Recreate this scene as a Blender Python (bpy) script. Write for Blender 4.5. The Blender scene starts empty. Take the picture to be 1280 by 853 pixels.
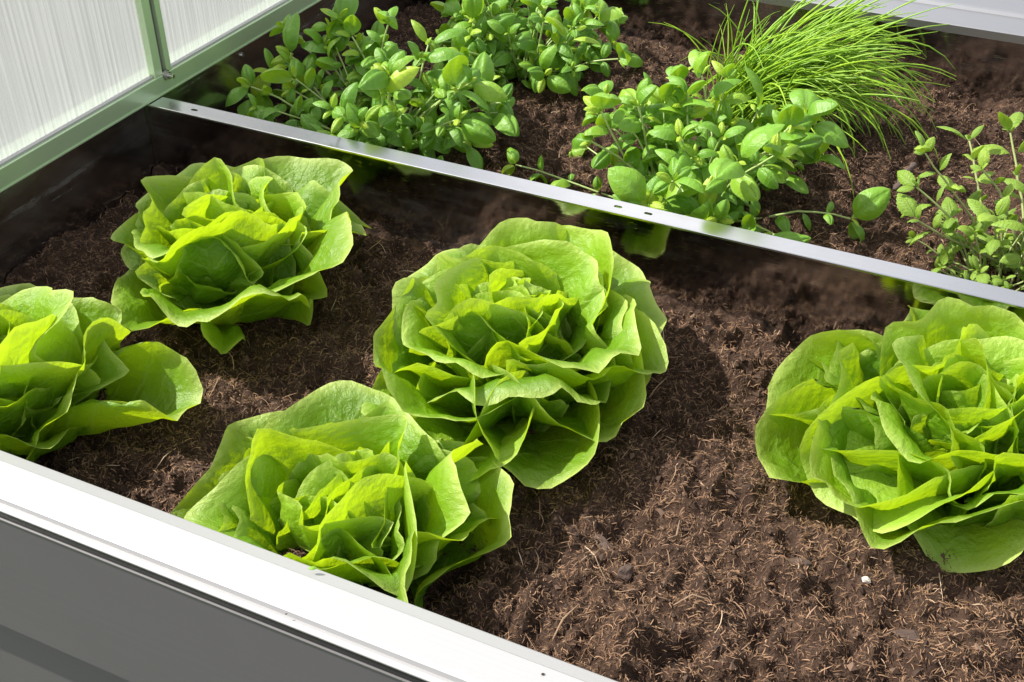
import bpy, math, random
import numpy as np
from mathutils import Vector, Matrix
from mathutils.geometry import tessellate_polygon

scene = bpy.context.scene
COL = scene.collection
rad = math.radians

# ------------------------------------------------------------------ camera
H = 0.55
cam_data = bpy.data.cameras.new('camera')
cam = bpy.data.objects.new('camera', cam_data)
COL.objects.link(cam)
cam_data.sensor_width = 36.0
cam_data.lens = 1400.26 / 1280 * 36
cam_data.clip_start = 0.01
cam_data.clip_end = 500
Fv = Vector((-0.32387545, 0.73125259, -0.60031187))
Rv = Vector((0.91123988, 0.41175601, 0.00994387))
Uv = Vector((-0.2544535, 0.54380754, 0.79970418))
M = Matrix(((Rv.x, Uv.x, -Fv.x, 0), (Rv.y, Uv.y, -Fv.y, 0), (Rv.z, Uv.z, -Fv.z, H), (0, 0, 0, 1)))
cam.matrix_world = M
scene.camera = cam

# ------------------------------------------------------------------ sky, sun, exposure
SUN_EL, SUN_B = 47.0, 12.0          # elevation; degrees from -X towards the front (-Y)
sd = Vector((-math.cos(rad(SUN_EL)) * math.cos(rad(SUN_B)), -math.cos(rad(SUN_EL)) * math.sin(rad(SUN_B)), math.sin(rad(SUN_EL))))
world = bpy.data.worlds.new('World')
scene.world = world
world.use_nodes = True
wn = world.node_tree
wn.nodes.clear()
sky = wn.nodes.new('ShaderNodeTexSky'); sky.sky_type = 'NISHITA'; sky.sun_disc = False
sky.sun_elevation = rad(SUN_EL); sky.sun_rotation = math.atan2(sd.x, sd.y)
sky.dust_density = 2.5
hsv = wn.nodes.new('ShaderNodeHueSaturation'); hsv.inputs['Saturation'].default_value = 0.45
tc = wn.nodes.new('ShaderNodeTexCoord')
cn = wn.nodes.new('ShaderNodeTexNoise'); cn.inputs['Scale'].default_value = 2.2; cn.inputs['Detail'].default_value = 6
cr = wn.nodes.new('ShaderNodeValToRGB'); cr.color_ramp.elements[0].position = 0.42; cr.color_ramp.elements[1].position = 0.62
mx = wn.nodes.new('ShaderNodeMix'); mx.data_type = 'RGBA'
bg = wn.nodes.new('ShaderNodeBackground'); bg.inputs['Strength'].default_value = 0.112
out = wn.nodes.new('ShaderNodeOutputWorld')
L = wn.links.new
L(sky.outputs[0], hsv.inputs['Color']); L(tc.outputs['Generated'], cn.inputs['Vector'])
L(cn.outputs['Fac'], cr.inputs[0]); L(cr.outputs[0], mx.inputs[0])
L(hsv.outputs[0], mx.inputs[6]); mx.inputs[7].default_value = (9.0, 9.0, 9.2, 1)
L(mx.outputs[2], bg.inputs['Color']); L(bg.outputs[0], out.inputs[0])

sun_d = bpy.data.lights.new('sun', 'SUN'); sun_d.energy = 5.0; sun_d.angle = rad(0.55); sun_d.color = (1, 0.95, 0.87)
sun = bpy.data.objects.new('sun', sun_d); COL.objects.link(sun)
sun.rotation_euler = (-sd).to_track_quat('-Z', 'Y').to_euler(); sun.location = sd * 5
scene.view_settings.view_transform = 'Standard'
scene.view_settings.look = 'None'
scene.view_settings.exposure = 0.68
scene.view_settings.gamma = 1
scene.cycles.max_bounces = 8
scene.cycles.transparent_max_bounces = 8

# ------------------------------------------------------------------ layout (rim of the bed is z = 0)
XL, XR = -0.8536, 0.80       # inner faces of the side walls
YF, YD, YB = 0.398, 0.900, 1.550
GZ = -0.50                   # lawn level
SOIL = -0.090

# ------------------------------------------------------------------ helpers
def tag(o, label=None, cat=None, group=None, kind=None):
    if label: o['label'] = label
    if cat: o['category'] = cat
    if group: o['group'] = group
    if kind: o['kind'] = kind
    return o

def thing(name, loc, label, cat, group=None):
    o = bpy.data.objects.new(name, None)
    o.empty_display_size = 0.03
    COL.objects.link(o); o.location = loc
    return tag(o, label, cat, group)

def new_mesh(name, verts, faces, mat, smooth=True, attrs=None, uv=None):
    """verts (n,3) array, faces (m,k) array with k = 3 or 4"""
    me = bpy.data.meshes.new(name)
    verts = np.asarray(verts, dtype=np.float32); faces = np.asarray(faces, dtype=np.int32)
    k = faces.shape[1]
    me.vertices.add(len(verts)); me.vertices.foreach_set('co', verts.ravel())
    me.loops.add(faces.size); me.loops.foreach_set('vertex_index', faces.ravel())
    me.polygons.add(len(faces)); me.polygons.foreach_set('loop_start', np.arange(0, faces.size, k, dtype=np.int32))
    me.polygons.foreach_set('use_smooth', np.full(len(faces), smooth, dtype=bool))
    if attrs:
        for nm, arr in attrs.items():
            a = me.attributes.new(nm, 'FLOAT', 'POINT'); a.data.foreach_set('value', np.asarray(arr, dtype=np.float32))
    if uv is not None:
        l = me.uv_layers.new(name='uv'); l.data.foreach_set('uv', np.asarray(uv, dtype=np.float32)[faces.ravel()].ravel())
    me.materials.append(mat)
    me.update(calc_edges=True); me.validate()
    return me

def link(name, me, parent=None, M=None):
    o = bpy.data.objects.new(name, me); COL.objects.link(o)
    if parent is not None: o.parent = parent
    if M is not None: o.matrix_basis = M
    return o

def poly_obj(name, verts, faces, mat, parent=None, smooth=False):
    me = bpy.data.meshes.new(name); me.from_pydata([tuple(v) for v in verts], [], [tuple(f) for f in faces])
    me.materials.append(mat); me.update()
    if smooth:
        for p in me.polygons: p.use_smooth = True
    return link(name, me, parent)

def box(name, a, b, mat, parent=None, bevel=0.0):
    x0, y0, z0 = a; x1, y1, z1 = b
    v = [(x0,y0,z0),(x1,y0,z0),(x1,y1,z0),(x0,y1,z0),(x0,y0,z1),(x1,y0,z1),(x1,y1,z1),(x0,y1,z1)]
    f = [(3,2,1,0),(4,5,6,7),(0,1,5,4),(1,2,6,5),(2,3,7,6),(3,0,4,7)]
    o = poly_obj(name, v, f, mat, parent)
    if bevel:
        m = o.modifiers.new('bevel', 'BEVEL'); m.width = bevel; m.segments = 2
    return o

def extrude_profile(name, prof, axis, a, b, mat, parent=None, closed=True):
    """profile points (u, z) swept along x (u = y) or y (u = x)"""
    n = len(prof); v = []
    for t in (a, b):
        for (u, z) in prof:
            v.append((t, u, z) if axis == 'x' else (u, t, z))
    f = []
    for i in range(n if closed else n - 1):
        j = (i + 1) % n
        f.append((i, j, n + j, n + i))
    if closed:
        f.append(tuple(range(n))[::-1]); f.append(tuple(range(n, 2 * n)))
    o = poly_obj(name, v, f, mat, parent)
    import bmesh
    bm = bmesh.new(); bm.from_mesh(o.data); bmesh.ops.recalc_face_normals(bm, faces=bm.faces); bm.to_mesh(o.data); bm.free()
    return o

def cyl(name, p0, p1, r, mat, parent=None, n=12, r2=None):
    p0 = Vector(p0); p1 = Vector(p1); d = (p1 - p0).normalized()
    a = d.orthogonal().normalized(); b = d.cross(a); r2 = r if r2 is None else r2
    v = [p0 + (a * math.cos(2*math.pi*i/n) + b * math.sin(2*math.pi*i/n)) * r for i in range(n)]
    v += [p1 + (a * math.cos(2*math.pi*i/n) + b * math.sin(2*math.pi*i/n)) * r2 for i in range(n)]
    f = [(i, (i+1) % n, n + (i+1) % n, n + i) for i in range(n)] + [tuple(range(n))[::-1], tuple(range(n, 2*n))]
    return poly_obj(name, v, f, mat, parent)

def tube_arrays(pts, radii, n=6):
    pts = np.asarray(pts, float); m = len(pts); V = []; F = []
    t = np.gradient(pts, axis=0); t /= np.linalg.norm(t, axis=1)[:, None] + 1e-9
    ref = np.array([0.31, 0.17, 0.93]) if abs(t[0][2]) < 0.9 else np.array([1.0, 0.1, 0])
    for i in range(m):
        a = np.cross(t[i], ref); a /= np.linalg.norm(a) + 1e-9; b = np.cross(t[i], a)
        ref = np.cross(a, t[i])
        for k in range(n):
            w = 2 * math.pi * k / n
            V.append(pts[i] + (a * math.cos(w) + b * math.sin(w)) * radii[i])
    for i in range(m - 1):
        for k in range(n):
            k2 = (k + 1) % n
            F.append((i*n+k, i*n+k2, (i+1)*n+k2, (i+1)*n+k))
    return np.array(V), np.array(F)

# value noise -------------------------------------------------------
class VN:
    def __init__(s, seed, n=257):
        s.n = n; s.g = np.random.RandomState(seed).rand(n, n) * 2 - 1
    def __call__(s, x, y):
        xi = np.floor(x).astype(int); yi = np.floor(y).astype(int)
        fx = x - xi; fy = y - yi; fx = fx*fx*(3-2*fx); fy = fy*fy*(3-2*fy)
        n = s.n; g = s.g
        a = g[xi % n, yi % n]; b = g[(xi+1) % n, yi % n]; c = g[xi % n, (yi+1) % n]; d = g[(xi+1) % n, (yi+1) % n]
        return (a*(1-fx)+b*fx)*(1-fy) + (c*(1-fx)+d*fx)*fy
NZ = [VN(100 + i) for i in range(8)]

# ------------------------------------------------------------------ materials
def mat_new(name):
    m = bpy.data.materials.new(name); m.use_nodes = True
    nt = m.node_tree; b = nt.nodes['Principled BSDF']
    return m, nt, b

def N(nt, t, **kw):
    n = nt.nodes.new(t)
    for k, v in kw.items(): setattr(n, k, v)
    return n

def mathn(nt, op, a, b=None, clamp=False):
    n = nt.nodes.new('ShaderNodeMath'); n.operation = op; n.use_clamp = clamp
    for i, v in enumerate((a, b)):
        if v is None: continue
        if isinstance(v, (int, float)): n.inputs[i].default_value = v
        else: nt.links.new(v, n.inputs[i])
    return n.outputs[0]

def mixc(nt, f, a, b, mode='MIX'):
    n = nt.nodes.new('ShaderNodeMix'); n.data_type = 'RGBA'; n.blend_type = mode
    for i, v in ((0, f), (6, a), (7, b)):
        if isinstance(v, (int, float)): n.inputs[i].default_value = v
        elif isinstance(v, tuple): n.inputs[i].default_value = (*v, 1)
        else: nt.links.new(v, n.inputs[i])
    return n.outputs[2]

def ramp(nt, fac, stops):
    n = nt.nodes.new('ShaderNodeValToRGB'); e = n.color_ramp.elements
    while len(e) < len(stops): e.new(0.5)
    for el, (p, c) in zip(e, stops): el.position = p; el.color = (*c, 1)
    nt.links.new(fac, n.inputs[0]); return n.outputs[0]

def noise(nt, vec, scale, detail=3, rough=0.5, out='Fac'):
    n = nt.nodes.new('ShaderNodeTexNoise'); n.inputs['Scale'].default_value = scale
    n.inputs['Detail'].default_value = detail; n.inputs['Roughness'].default_value = rough
    if vec is not None: nt.links.new(vec, n.inputs['Vector'])
    return n.outputs[out]

def mapping(nt, src, scale):
    n = nt.nodes.new('ShaderNodeMapping'); n.inputs['Scale'].default_value = scale
    nt.links.new(src, n.inputs['Vector']); return n.outputs[0]

def bump(nt, h, strength, dist, normal=None):
    n = nt.nodes.new('ShaderNodeBump'); n.inputs['Strength'].default_value = strength; n.inputs['Distance'].default_value = dist
    nt.links.new(h, n.inputs['Height'])
    if normal is not None: nt.links.new(normal, n.inputs['Normal'])
    return n.outputs[0]

def metal(name, color, rough, streak, metallic=1.0, wear=0.25, bstr=0.15, bdist=0.0003, smudge=0.0, swirl=False):
    m, nt, b = mat_new(name)
    tco = N(nt, 'ShaderNodeTexCoord').outputs['Object']
    s = noise(nt, mapping(nt, tco, streak), 1.0, 4, 0.6)
    big = noise(nt, tco, 9.0, 5, 0.6)
    c = mixc(nt, ramp(nt, big, [(0.35, (0, 0, 0)), (0.7, (1, 1, 1))]), color, tuple(x * (1 - wear) for x in color))
    c = mixc(nt, mathn(nt, 'MULTIPLY', s, 0.35), c, tuple(x * 0.75 for x in color))
    nt.links.new(c, b.inputs['Base Color'])
    b.inputs['Metallic'].default_value = metallic
    r = mathn(nt, 'ADD', mathn(nt, 'MULTIPLY', s, 0.12), mathn(nt, 'ADD', mathn(nt, 'MULTIPLY', big, smudge), rough - 0.06 - smudge * 0.4))
    nt.links.new(r, b.inputs['Roughness'])
    nrm = bump(nt, s, bstr, bdist)
    if swirl:
        axis_s = (2.2, 500, 60) if streak[0] < streak[1] else (500, 2.2, 60)
        sc1 = noise(nt, mapping(nt, tco, axis_s), 1.0, 3, 0.7)
        scr = ramp(nt, sc1, [(0.60, (0, 0, 0)), (0.70, (1, 1, 1))])
        hz = ramp(nt, noise(nt, mapping(nt, tco, (5, 5, 18)), 1.0, 5, 0.7), [(0.48, (0, 0, 0)), (0.72, (1, 1, 1))])
        r = mathn(nt, 'ADD', r, mathn(nt, 'ADD', mathn(nt, 'MULTIPLY', mathn(nt, 'MULTIPLY', scr, hz), 0.40), mathn(nt, 'MULTIPLY', hz, 0.10)))
        nt.links.new(r, b.inputs['Roughness'])
        dust = mathn(nt, 'MULTIPLY', hz, mathn(nt, 'ADD', 0.05, mathn(nt, 'MULTIPLY', scr, 0.22)))
        nt.links.new(mathn(nt, 'SUBTRACT', metallic, dust), b.inputs['Metallic'])   # fine random scratches left by soil and handling
        w = noise(nt, mapping(nt, tco, (60, 60, 900)), 1.0, 2, 0.5)
        w2 = noise(nt, tco, 3.0, 2)
        line = ramp(nt, w, [(0.66, (0, 0, 0)), (0.72, (1, 1, 1))])
        nrm = bump(nt, line, 0.25, 0.0003, nrm)
    nt.links.new(nrm, b.inputs['Normal'])
    return m

M_STEEL_X = metal('polished_steel_divider', (0.56, 0.56, 0.57), 0.07, (6, 500, 500), wear=0.35, smudge=0.06, swirl=True)
M_FLANGE = metal('brushed_aluminium_flange', (0.64, 0.64, 0.65), 0.20, (5, 900, 900), wear=0.12, smudge=0.22, bstr=0.2)
M_STEEL_Y = metal('polished_steel_side_wall', (0.60, 0.60, 0.61), 0.16, (500, 6, 500), wear=0.3, smudge=0.12, swirl=True)
M_RAIL_Y = metal('sage_green_side_rail', (0.56, 0.72, 0.46), 0.30, (900, 4, 900), metallic=0.55, wear=0.05, bstr=0.1)
M_POST = metal('sage_green_post', (0.56, 0.72, 0.46), 0.30, (900, 900, 6), metallic=0.45, wear=0.05, bstr=0.1)
M_RAIL_F = metal('bright_aluminium_front_rail', (0.385, 0.385, 0.39), 0.42, (3, 1200, 1200), metallic=0.2, wear=0.03, bstr=0.12)
M_RAIL_B = metal('aluminium_back_rail', (0.46, 0.46, 0.47), 0.34, (3, 700, 700), metallic=0.9, wear=0.05, bstr=0.2)
M_PANEL = metal('dark_grey_coated_steel', (0.142, 0.134, 0.143), 0.42, (2, 300, 300), metallic=0.0, wear=0.06, bstr=0.02)
M_DARK = metal('gap_shade_black', (0.012, 0.012, 0.012), 0.6, (5, 5, 5), metallic=0.0)  # near-black that paints the shade of the gap under the front rail
M_BOLT = metal('zinc_bolt', (0.60, 0.58, 0.56), 0.3, (90, 90, 90), wear=0.4)

# twin wall polycarbonate
def make_poly():
    m, nt, b = mat_new('twin_wall_polycarbonate')
    nt.nodes.remove(b)
    tco = N(nt, 'ShaderNodeTexCoord').outputs['Object']
    n1 = noise(nt, mapping(nt, tco, (1, 260, 3)), 1.0, 3, 0.6)
    col = mixc(nt, n1, (0.52, 0.52, 0.54), (0.25, 0.255, 0.27))
    tr = N(nt, 'ShaderNodeBsdfTranslucent'); nt.links.new(col, tr.inputs[0])
    df = N(nt, 'ShaderNodeBsdfDiffuse'); nt.links.new(col, df.inputs[0])
    gl = N(nt, 'ShaderNodeBsdfGlossy'); gl.inputs['Roughness'].default_value = 0.16
    tp = N(nt, 'ShaderNodeBsdfTransparent'); tp.inputs[0].default_value = (0.95, 0.96, 0.95, 1)
    a = N(nt, 'ShaderNodeMixShader'); a.inputs[0].default_value = 0.22; nt.links.new(tr.outputs[0], a.inputs[1]); nt.links.new(df.outputs[0], a.inputs[2])
    b2 = N(nt, 'ShaderNodeMixShader'); b2.inputs[0].default_value = 0.15; nt.links.new(a.outputs[0], b2.inputs[1]); nt.links.new(tp.outputs[0], b2.inputs[2])
    fr = N(nt, 'ShaderNodeFresnel'); fr.inputs[0].default_value = 1.5
    c = N(nt, 'ShaderNodeMixShader'); nt.links.new(fr.outputs[0], c.inputs[0]); nt.links.new(b2.outputs[0], c.inputs[1]); nt.links.new(gl.outputs[0], c.inputs[2])
    nt.links.new(c.outputs[0], nt.nodes['Material Output'].inputs[0])
    return m
M_POLY = make_poly()
def make_clear():
    m, nt, b = mat_new('clear_polycarbonate'); nt.nodes.remove(b)
    tp = N(nt, 'ShaderNodeBsdfTransparent'); tp.inputs[0].default_value = (0.93, 0.94, 0.94, 1)
    gl = N(nt, 'ShaderNodeBsdfGlossy'); gl.inputs['Roughness'].default_value = 0.1
    ms = N(nt, 'ShaderNodeMixShader'); ms.inputs[0].default_value = 0.06
    nt.links.new(tp.outputs[0], ms.inputs[1]); nt.links.new(gl.outputs[0], ms.inputs[2]); nt.links.new(ms.outputs[0], nt.nodes['Material Output'].inputs[0])
    return m
M_CLEAR = make_clear()

def leaf_material(name, dark, mid, light, edge_c, trans_c, trans=0.45, rough=0.34, veins=7.0, spec=0.5, vein_b=0.35, slope=0.8, gscale=60, pk=0.5):
    """attributes: r (0 base .. 1 rim), tone (per leaf); uv = flat leaf coordinates / length"""
    m, nt, b = mat_new(name)
    Lk = nt.links.new
    ar = N(nt, 'ShaderNodeAttribute'); ar.attribute_name = 'r'
    at = N(nt, 'ShaderNodeAttribute'); at.attribute_name = 'tone'
    oi = N(nt, 'ShaderNodeObjectInfo').outputs['Random']
    tco = N(nt, 'ShaderNodeTexCoord')
    uv = tco.outputs['UV']
    sep = N(nt, 'ShaderNodeSeparateXYZ'); Lk(uv, sep.inputs[0])
    u, v = sep.outputs[0], sep.outputs[1]
    au = mathn(nt, 'ABSOLUTE', mathn(nt, 'ADD', u, mathn(nt, 'MULTIPLY', mathn(nt, 'SUBTRACT', noise(nt, uv, 3.0, 2), 0.5), 0.10)))
    wob = noise(nt, uv, 9.0, 2)
    q = mathn(nt, 'SUBTRACT', v, mathn(nt, 'MULTIPLY', au, slope))
    q = mathn(nt, 'ADD', q, mathn(nt, 'MULTIPLY', wob, 0.12))
    fr = mathn(nt, 'FRACT', mathn(nt, 'MULTIPLY', q, veins))
    dist = mathn(nt, 'ABSOLUTE', mathn(nt, 'SUBTRACT', fr, 0.5))          # 0 on the vein
    vein = mathn(nt, 'SUBTRACT', 1.0, mathn(nt, 'MULTIPLY', dist, 9.0), True)
    vein = mathn(nt, 'MULTIPLY', vein, mathn(nt, 'SUBTRACT', 1.0, mathn(nt, 'POWER', ar.outputs['Fac'], 2.5), True))
    midrib = mathn(nt, 'SUBTRACT', 1.0, mathn(nt, 'DIVIDE', au, mathn(nt, 'ADD', 0.014, mathn(nt, 'MULTIPLY', mathn(nt, 'SUBTRACT', 1.0, v, True), 0.03))), True)
    midrib = mathn(nt, 'MULTIPLY', midrib, mathn(nt, 'SUBTRACT', 1.05, mathn(nt, 'MULTIPLY', v, 1.15), True))
    vm = mathn(nt, 'MAXIMUM', mathn(nt, 'MULTIPLY', vein, 0.75), midrib)
    tone = mathn(nt, 'ADD', at.outputs['Fac'], mathn(nt, 'MULTIPLY', mathn(nt, 'SUBTRACT', oi, 0.5), 0.35))
    mott = noise(nt, uv, 5.0, 4, 0.6)
    tone = mathn(nt, 'ADD', tone, mathn(nt, 'MULTIPLY', mathn(nt, 'SUBTRACT', mott, 0.5), 0.55), True)
    c = ramp(nt, tone, [(0.0, dark), (0.5, mid), (1.0, light)])
    c = mixc(nt, mathn(nt, 'MULTIPLY', vm, 0.50), c, edge_c)
    rim = mathn(nt, 'POWER', ar.outputs['Fac'], 26.0)
    c = mixc(nt, mathn(nt, 'MULTIPLY', rim, 0.9), c, edge_c)
    Lk(c, b.inputs['Base Color'])
    b.inputs['Roughness'].default_value = rough
    b.inputs['Specular IOR Level'].default_value = spec
    pn = noise(nt, uv, gscale * 0.35, 2, 0.5)
    fine = noise(nt, uv, gscale * 2.5, 2, 0.6)
    n0 = bump(nt, mathn(nt, 'ADD', pn, mathn(nt, 'MULTIPLY', fine, 0.25)), pk, 0.004)
    nrm = bump(nt, vm, vein_b, -0.0015, n0)
    Lk(nrm, b.inputs['Normal'])
    tl = N(nt, 'ShaderNodeBsdfTranslucent'); Lk(nrm, tl.inputs['Normal'])
    tcol = mixc(nt, mathn(nt, 'MULTIPLY', vm, 0.35), mixc(nt, tone, tuple(x * 0.8 for x in trans_c), trans_c), mid)
    Lk(tcol, tl.inputs[0])
    ms = N(nt, 'ShaderNodeMixShader'); ms.inputs[0].default_value = trans
    Lk(b.outputs[0], ms.inputs[1]); Lk(tl.outputs[0], ms.inputs[2])
    Lk(ms.outputs[0], nt.nodes['Material Output'].inputs[0])
    return m

M_LETT = leaf_material('butterhead_lettuce_leaf', (0.090, 0.225, 0.008), (0.185, 0.375, 0.014), (0.37, 0.58, 0.055), (0.58, 0.72, 0.18), (0.53, 0.72, 0.010), trans=0.47, rough=0.31, veins=6.5, spec=0.5, pk=0.6, vein_b=0.6)
M_BASIL = leaf_material('basil_leaf', (0.10, 0.26, 0.022), (0.19, 0.40, 0.035), (0.40, 0.56, 0.04), (0.32, 0.50, 0.16), (0.34, 0.55, 0.015), trans=0.34, rough=0.36, veins=6.0, slope=0.7, gscale=30, vein_b=0.25, pk=0.3)
M_MINT = leaf_material('mint_leaf', (0.14, 0.26, 0.03), (0.26, 0.41, 0.045), (0.44, 0.56, 0.06), (0.32, 0.48, 0.15), (0.36, 0.55, 0.03), trans=0.34, rough=0.5, veins=9.0, slope=0.9, gscale=40, vein_b=0.7, pk=0.3)

def stem_material(name, c1, c2, trans=0.2):
    m, nt, b = mat_new(name)
    tco = N(nt, 'ShaderNodeTexCoord').outputs['Object']
    oi = N(nt, 'ShaderNodeObjectInfo').outputs['Random']
    n1 = noise(nt, tco, 40, 3)
    f = mathn(nt, 'ADD', mathn(nt, 'MULTIPLY', n1, 0.6), mathn(nt, 'MULTIPLY', oi, 0.4))
    c = mixc(nt, f, c1, c2)
    nt.links.new(c, b.inputs['Base Color']); b.inputs['Roughness'].default_value = 0.38
    tl = N(nt, 'ShaderNodeBsdfTranslucent'); nt.links.new(c, tl.inputs[0])
    ms = N(nt, 'ShaderNodeMixShader'); ms.inputs[0].default_value = trans
    nt.links.new(b.outputs[0], ms.inputs[1]); nt.links.new(tl.outputs[0], ms.inputs[2])
    nt.links.new(ms.outputs[0], nt.nodes['Material Output'].inputs[0])
    return m
M_BSTEM = stem_material('basil_stem', (0.34, 0.48, 0.12), (0.52, 0.62, 0.26))
M_MSTEM = stem_material('mint_stem', (0.30, 0.38, 0.12), (0.42, 0.46, 0.20))
M_CHIVE = stem_material('chive_blade', (0.17, 0.40, 0.04), (0.46, 0.64, 0.03), trans=0.35)
M_LSTEM = stem_material('lettuce_stump', (0.45, 0.52, 0.25), (0.35, 0.48, 0.12))

def make_soil_mat():
    m, nt, b = mat_new('peat_soil')
    tco = N(nt, 'ShaderNodeTexCoord').outputs['Object']
    big = noise(nt, tco, 14, 4, 0.6); fine = noise(nt, tco, 420, 4, 0.7); med = noise(nt, tco, 90, 4, 0.7)
    c = ramp(nt, mathn(nt, 'ADD', mathn(nt, 'MULTIPLY', med, 0.6), mathn(nt, 'MULTIPLY', fine, 0.4)),
             [(0.3, (0.014, 0.008, 0.006)), (0.5, (0.055, 0.033, 0.023)), (0.7, (0.14, 0.086, 0.056))])
    c = mixc(nt, mathn(nt, 'MULTIPLY', big, 0.35), c, (0.04, 0.023, 0.016))
    nt.links.new(c, b.inputs['Base Color']); b.inputs['Roughness'].default_value = 0.9
    b.inputs['Specular IOR Level'].default_value = 0.15
    nrm = bump(nt, med, 0.9, 0.006); nrm = bump(nt, fine, 0.9, 0.002, nrm)
    nt.links.new(nrm, b.inputs['Normal'])
    return m
M_SOIL = make_soil_mat()

def make_fibre_mat(name, stops, rough=0.75):
    m, nt, b = mat_new(name)
    a = N(nt, 'ShaderNodeAttribute'); a.attribute_name = 'tone'
    tco = N(nt, 'ShaderNodeTexCoord').outputs['Object']
    n1 = noise(nt, tco, 160, 2)
    f = mathn(nt, 'ADD', a.outputs['Fac'], mathn(nt, 'MULTIPLY', mathn(nt, 'SUBTRACT', n1, 0.5), 0.2), True)
    nt.links.new(ramp(nt, f, stops), b.inputs['Base Color']); b.inputs['Roughness'].default_value = rough
    b.inputs['Specular IOR Level'].default_value = 0.25
    return m
M_FIBRE = make_fibre_mat('peat_fibre', [(0.0, (0.026, 0.017, 0.013)), (0.45, (0.200, 0.114, 0.064)), (0.8, (0.32, 0.200, 0.122)), (1.0, (0.48, 0.36, 0.25))])
M_CRUMB = make_fibre_mat('peat_crumb', [(0.0, (0.016, 0.010, 0.008)), (0.5, (0.062, 0.039, 0.028)), (1.0, (0.18, 0.115, 0.08))], 0.9)

def make_bark(name, c1, c2):
    m, nt, b = mat_new(name)
    tco = N(nt, 'ShaderNodeTexCoord').outputs['Object']
    n1 = noise(nt, mapping(nt, tco, (60, 60, 400)), 1.0, 4, 0.7)
    nt.links.new(mixc(nt, n1, c1, c2), b.inputs['Base Color']); b.inputs['Roughness'].default_value = 0.85
    nt.links.new(bump(nt, n1, 1.0, 0.002), b.inputs['Normal'])
    return m
M_BARK = make_bark('bark_chip', (0.03, 0.02, 0.018), (0.12, 0.075, 0.055))
M_TWIG = make_bark('dark_twig', (0.035, 0.024, 0.02), (0.13, 0.09, 0.075))
M_STONE = make_bark('pale_stone', (0.40, 0.37, 0.32), (0.62, 0.60, 0.55))
M_STRAW = make_bark('pale_root', (0.16, 0.10, 0.06), (0.30, 0.20, 0.12))

def make_lawn():
    m, nt, b = mat_new('lawn')
    tco = N(nt, 'ShaderNodeTexCoord').outputs['Object']
    n1 = noise(nt, tco, 3, 4); n2 = noise(nt, tco, 150, 3, 0.7)
    c = mixc(nt, n1, (0.05, 0.08, 0.025), (0.08, 0.12, 0.035)); c = mixc(nt, n2, c, (0.03, 0.06, 0.012))
    nt.links.new(c, b.inputs['Base Color']); b.inputs['Roughness'].default_value = 0.9
    nt.links.new(bump(nt, n2, 1.0, 0.02), b.inputs['Normal'])
    return m
M_LAWN = make_lawn()

# ------------------------------------------------------------------ setting: ground
gv = [(x, y, GZ) for y in (-150, 150) for x in (-150, 150)]
lawn = poly_obj('lawn', gv, [(0, 1, 3, 2)], M_LAWN); tag(lawn, 'green lawn around the raised bed', kind='structure')

# ------------------------------------------------------------------ raised bed
bed = thing('raised_bed', (0, 0, 0), 'large dark grey raised bed with bright metal rims, filled with peat soil', 'raised bed')
# front wall: ribbed outer sheet and inner face
ox = 0.3486
prof = [(ox, -0.0085), (ox, -0.1436), (ox + 0.012, -0.166), (ox + 0.012, -0.30), (ox, -0.322), (ox, GZ + 0.002), (ox + 0.03, GZ + 0.002), (YF - 0.003, GZ + 0.002), (YF - 0.003, -0.0080), (ox + 0.02, -0.0082), (ox+0.003, -0.0085)]
extrude_profile('front_wall', prof, 'x', XL - 0.03, XR + 0.03, M_PANEL, bed)
# thin bright folded edge over the panel
box('panel_edge_trim', (XL - 0.03, ox - 0.0006, -0.0090), (XR + 0.03, ox + 0.0004, -0.0082), M_RAIL_B, bed)
box('gap_shade_strip', (XL - 0.03, 0.3497, -0.0082), (XR + 0.03, 0.3520, -0.0012), M_DARK, bed)  # added black strip: stands in for the dark of the open gap
prof = [(0.3490, -0.0010), (0.3490, 0.0000), (0.3530, 0.0002), (0.3542, -0.0016), (0.3562, -0.0020), (0.3572, 0.0014), (0.3600, 0.0024), (0.3850, 0.0024),
        (0.3862, 0.0014), (0.3968, -0.0032), (0.3980, -0.0044), (0.3980, -0.018), (0.3965, -0.018), (0.3960, -0.0072), (0.3600, -0.0050), (0.3540, -0.0050), (0.3525, -0.0030)]
extrude_profile('front_rail', prof, 'x', XL - 0.03, XR + 0.03, M_RAIL_F, bed)
# side walls, rails
for side, name in ((-1, 'left'), (1, 'right')):
    xi = XL - 0.002 if side < 0 else XR + 0.002
    xo = xi - 0.028 if side < 0 else xi + 0.028
    a, b_ = sorted((xi, xo))
    box('side_wall', (a, YF + 0.0005, GZ + 0.002), (b_, YB + 0.03, -0.0005), M_STEEL_Y, bed)
    xr = XL if side < 0 else XR
    xro = XL - 0.032 if side < 0 else XR + 0.032
    a, b_ = sorted((xr, xro))
    box('side_rail', (a, YF + 0.001, 0.0003), (b_, YB + 0.028, 0.0218), M_RAIL_Y, bed, bevel=0.0006)
    lip = box('rail_lip', (xr + (0.0002 if side < 0 else -0.0014), YF + 0.002, 0.0003), (xr + (0.0014 if side < 0 else -0.0002), YB - 0.001, 0.0016), M_RAIL_Y, bed)
box('back_wall', (XL - 0.0015, YB + 0.004, GZ + 0.002), (XR + 0.0015, YB + 0.03, -0.004), M_STEEL_X, bed)
prof = [(YB, -0.010), (YB, 0.0006), (YB + 0.0015, 0.0016), (YB + 0.005, 0.0008), (YB + 0.066, 0.0008), (YB + 0.069, 0.0045), (YB + 0.074, 0.0050), (YB + 0.080, 0.0030),
        (YB + 0.16, 0.0030), (YB + 0.16, -0.02), (YB + 0.1595, -0.02), (YB + 0.1595, -0.003), (YB + 0.002, -0.003), (YB + 0.002, -0.010)]
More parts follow.
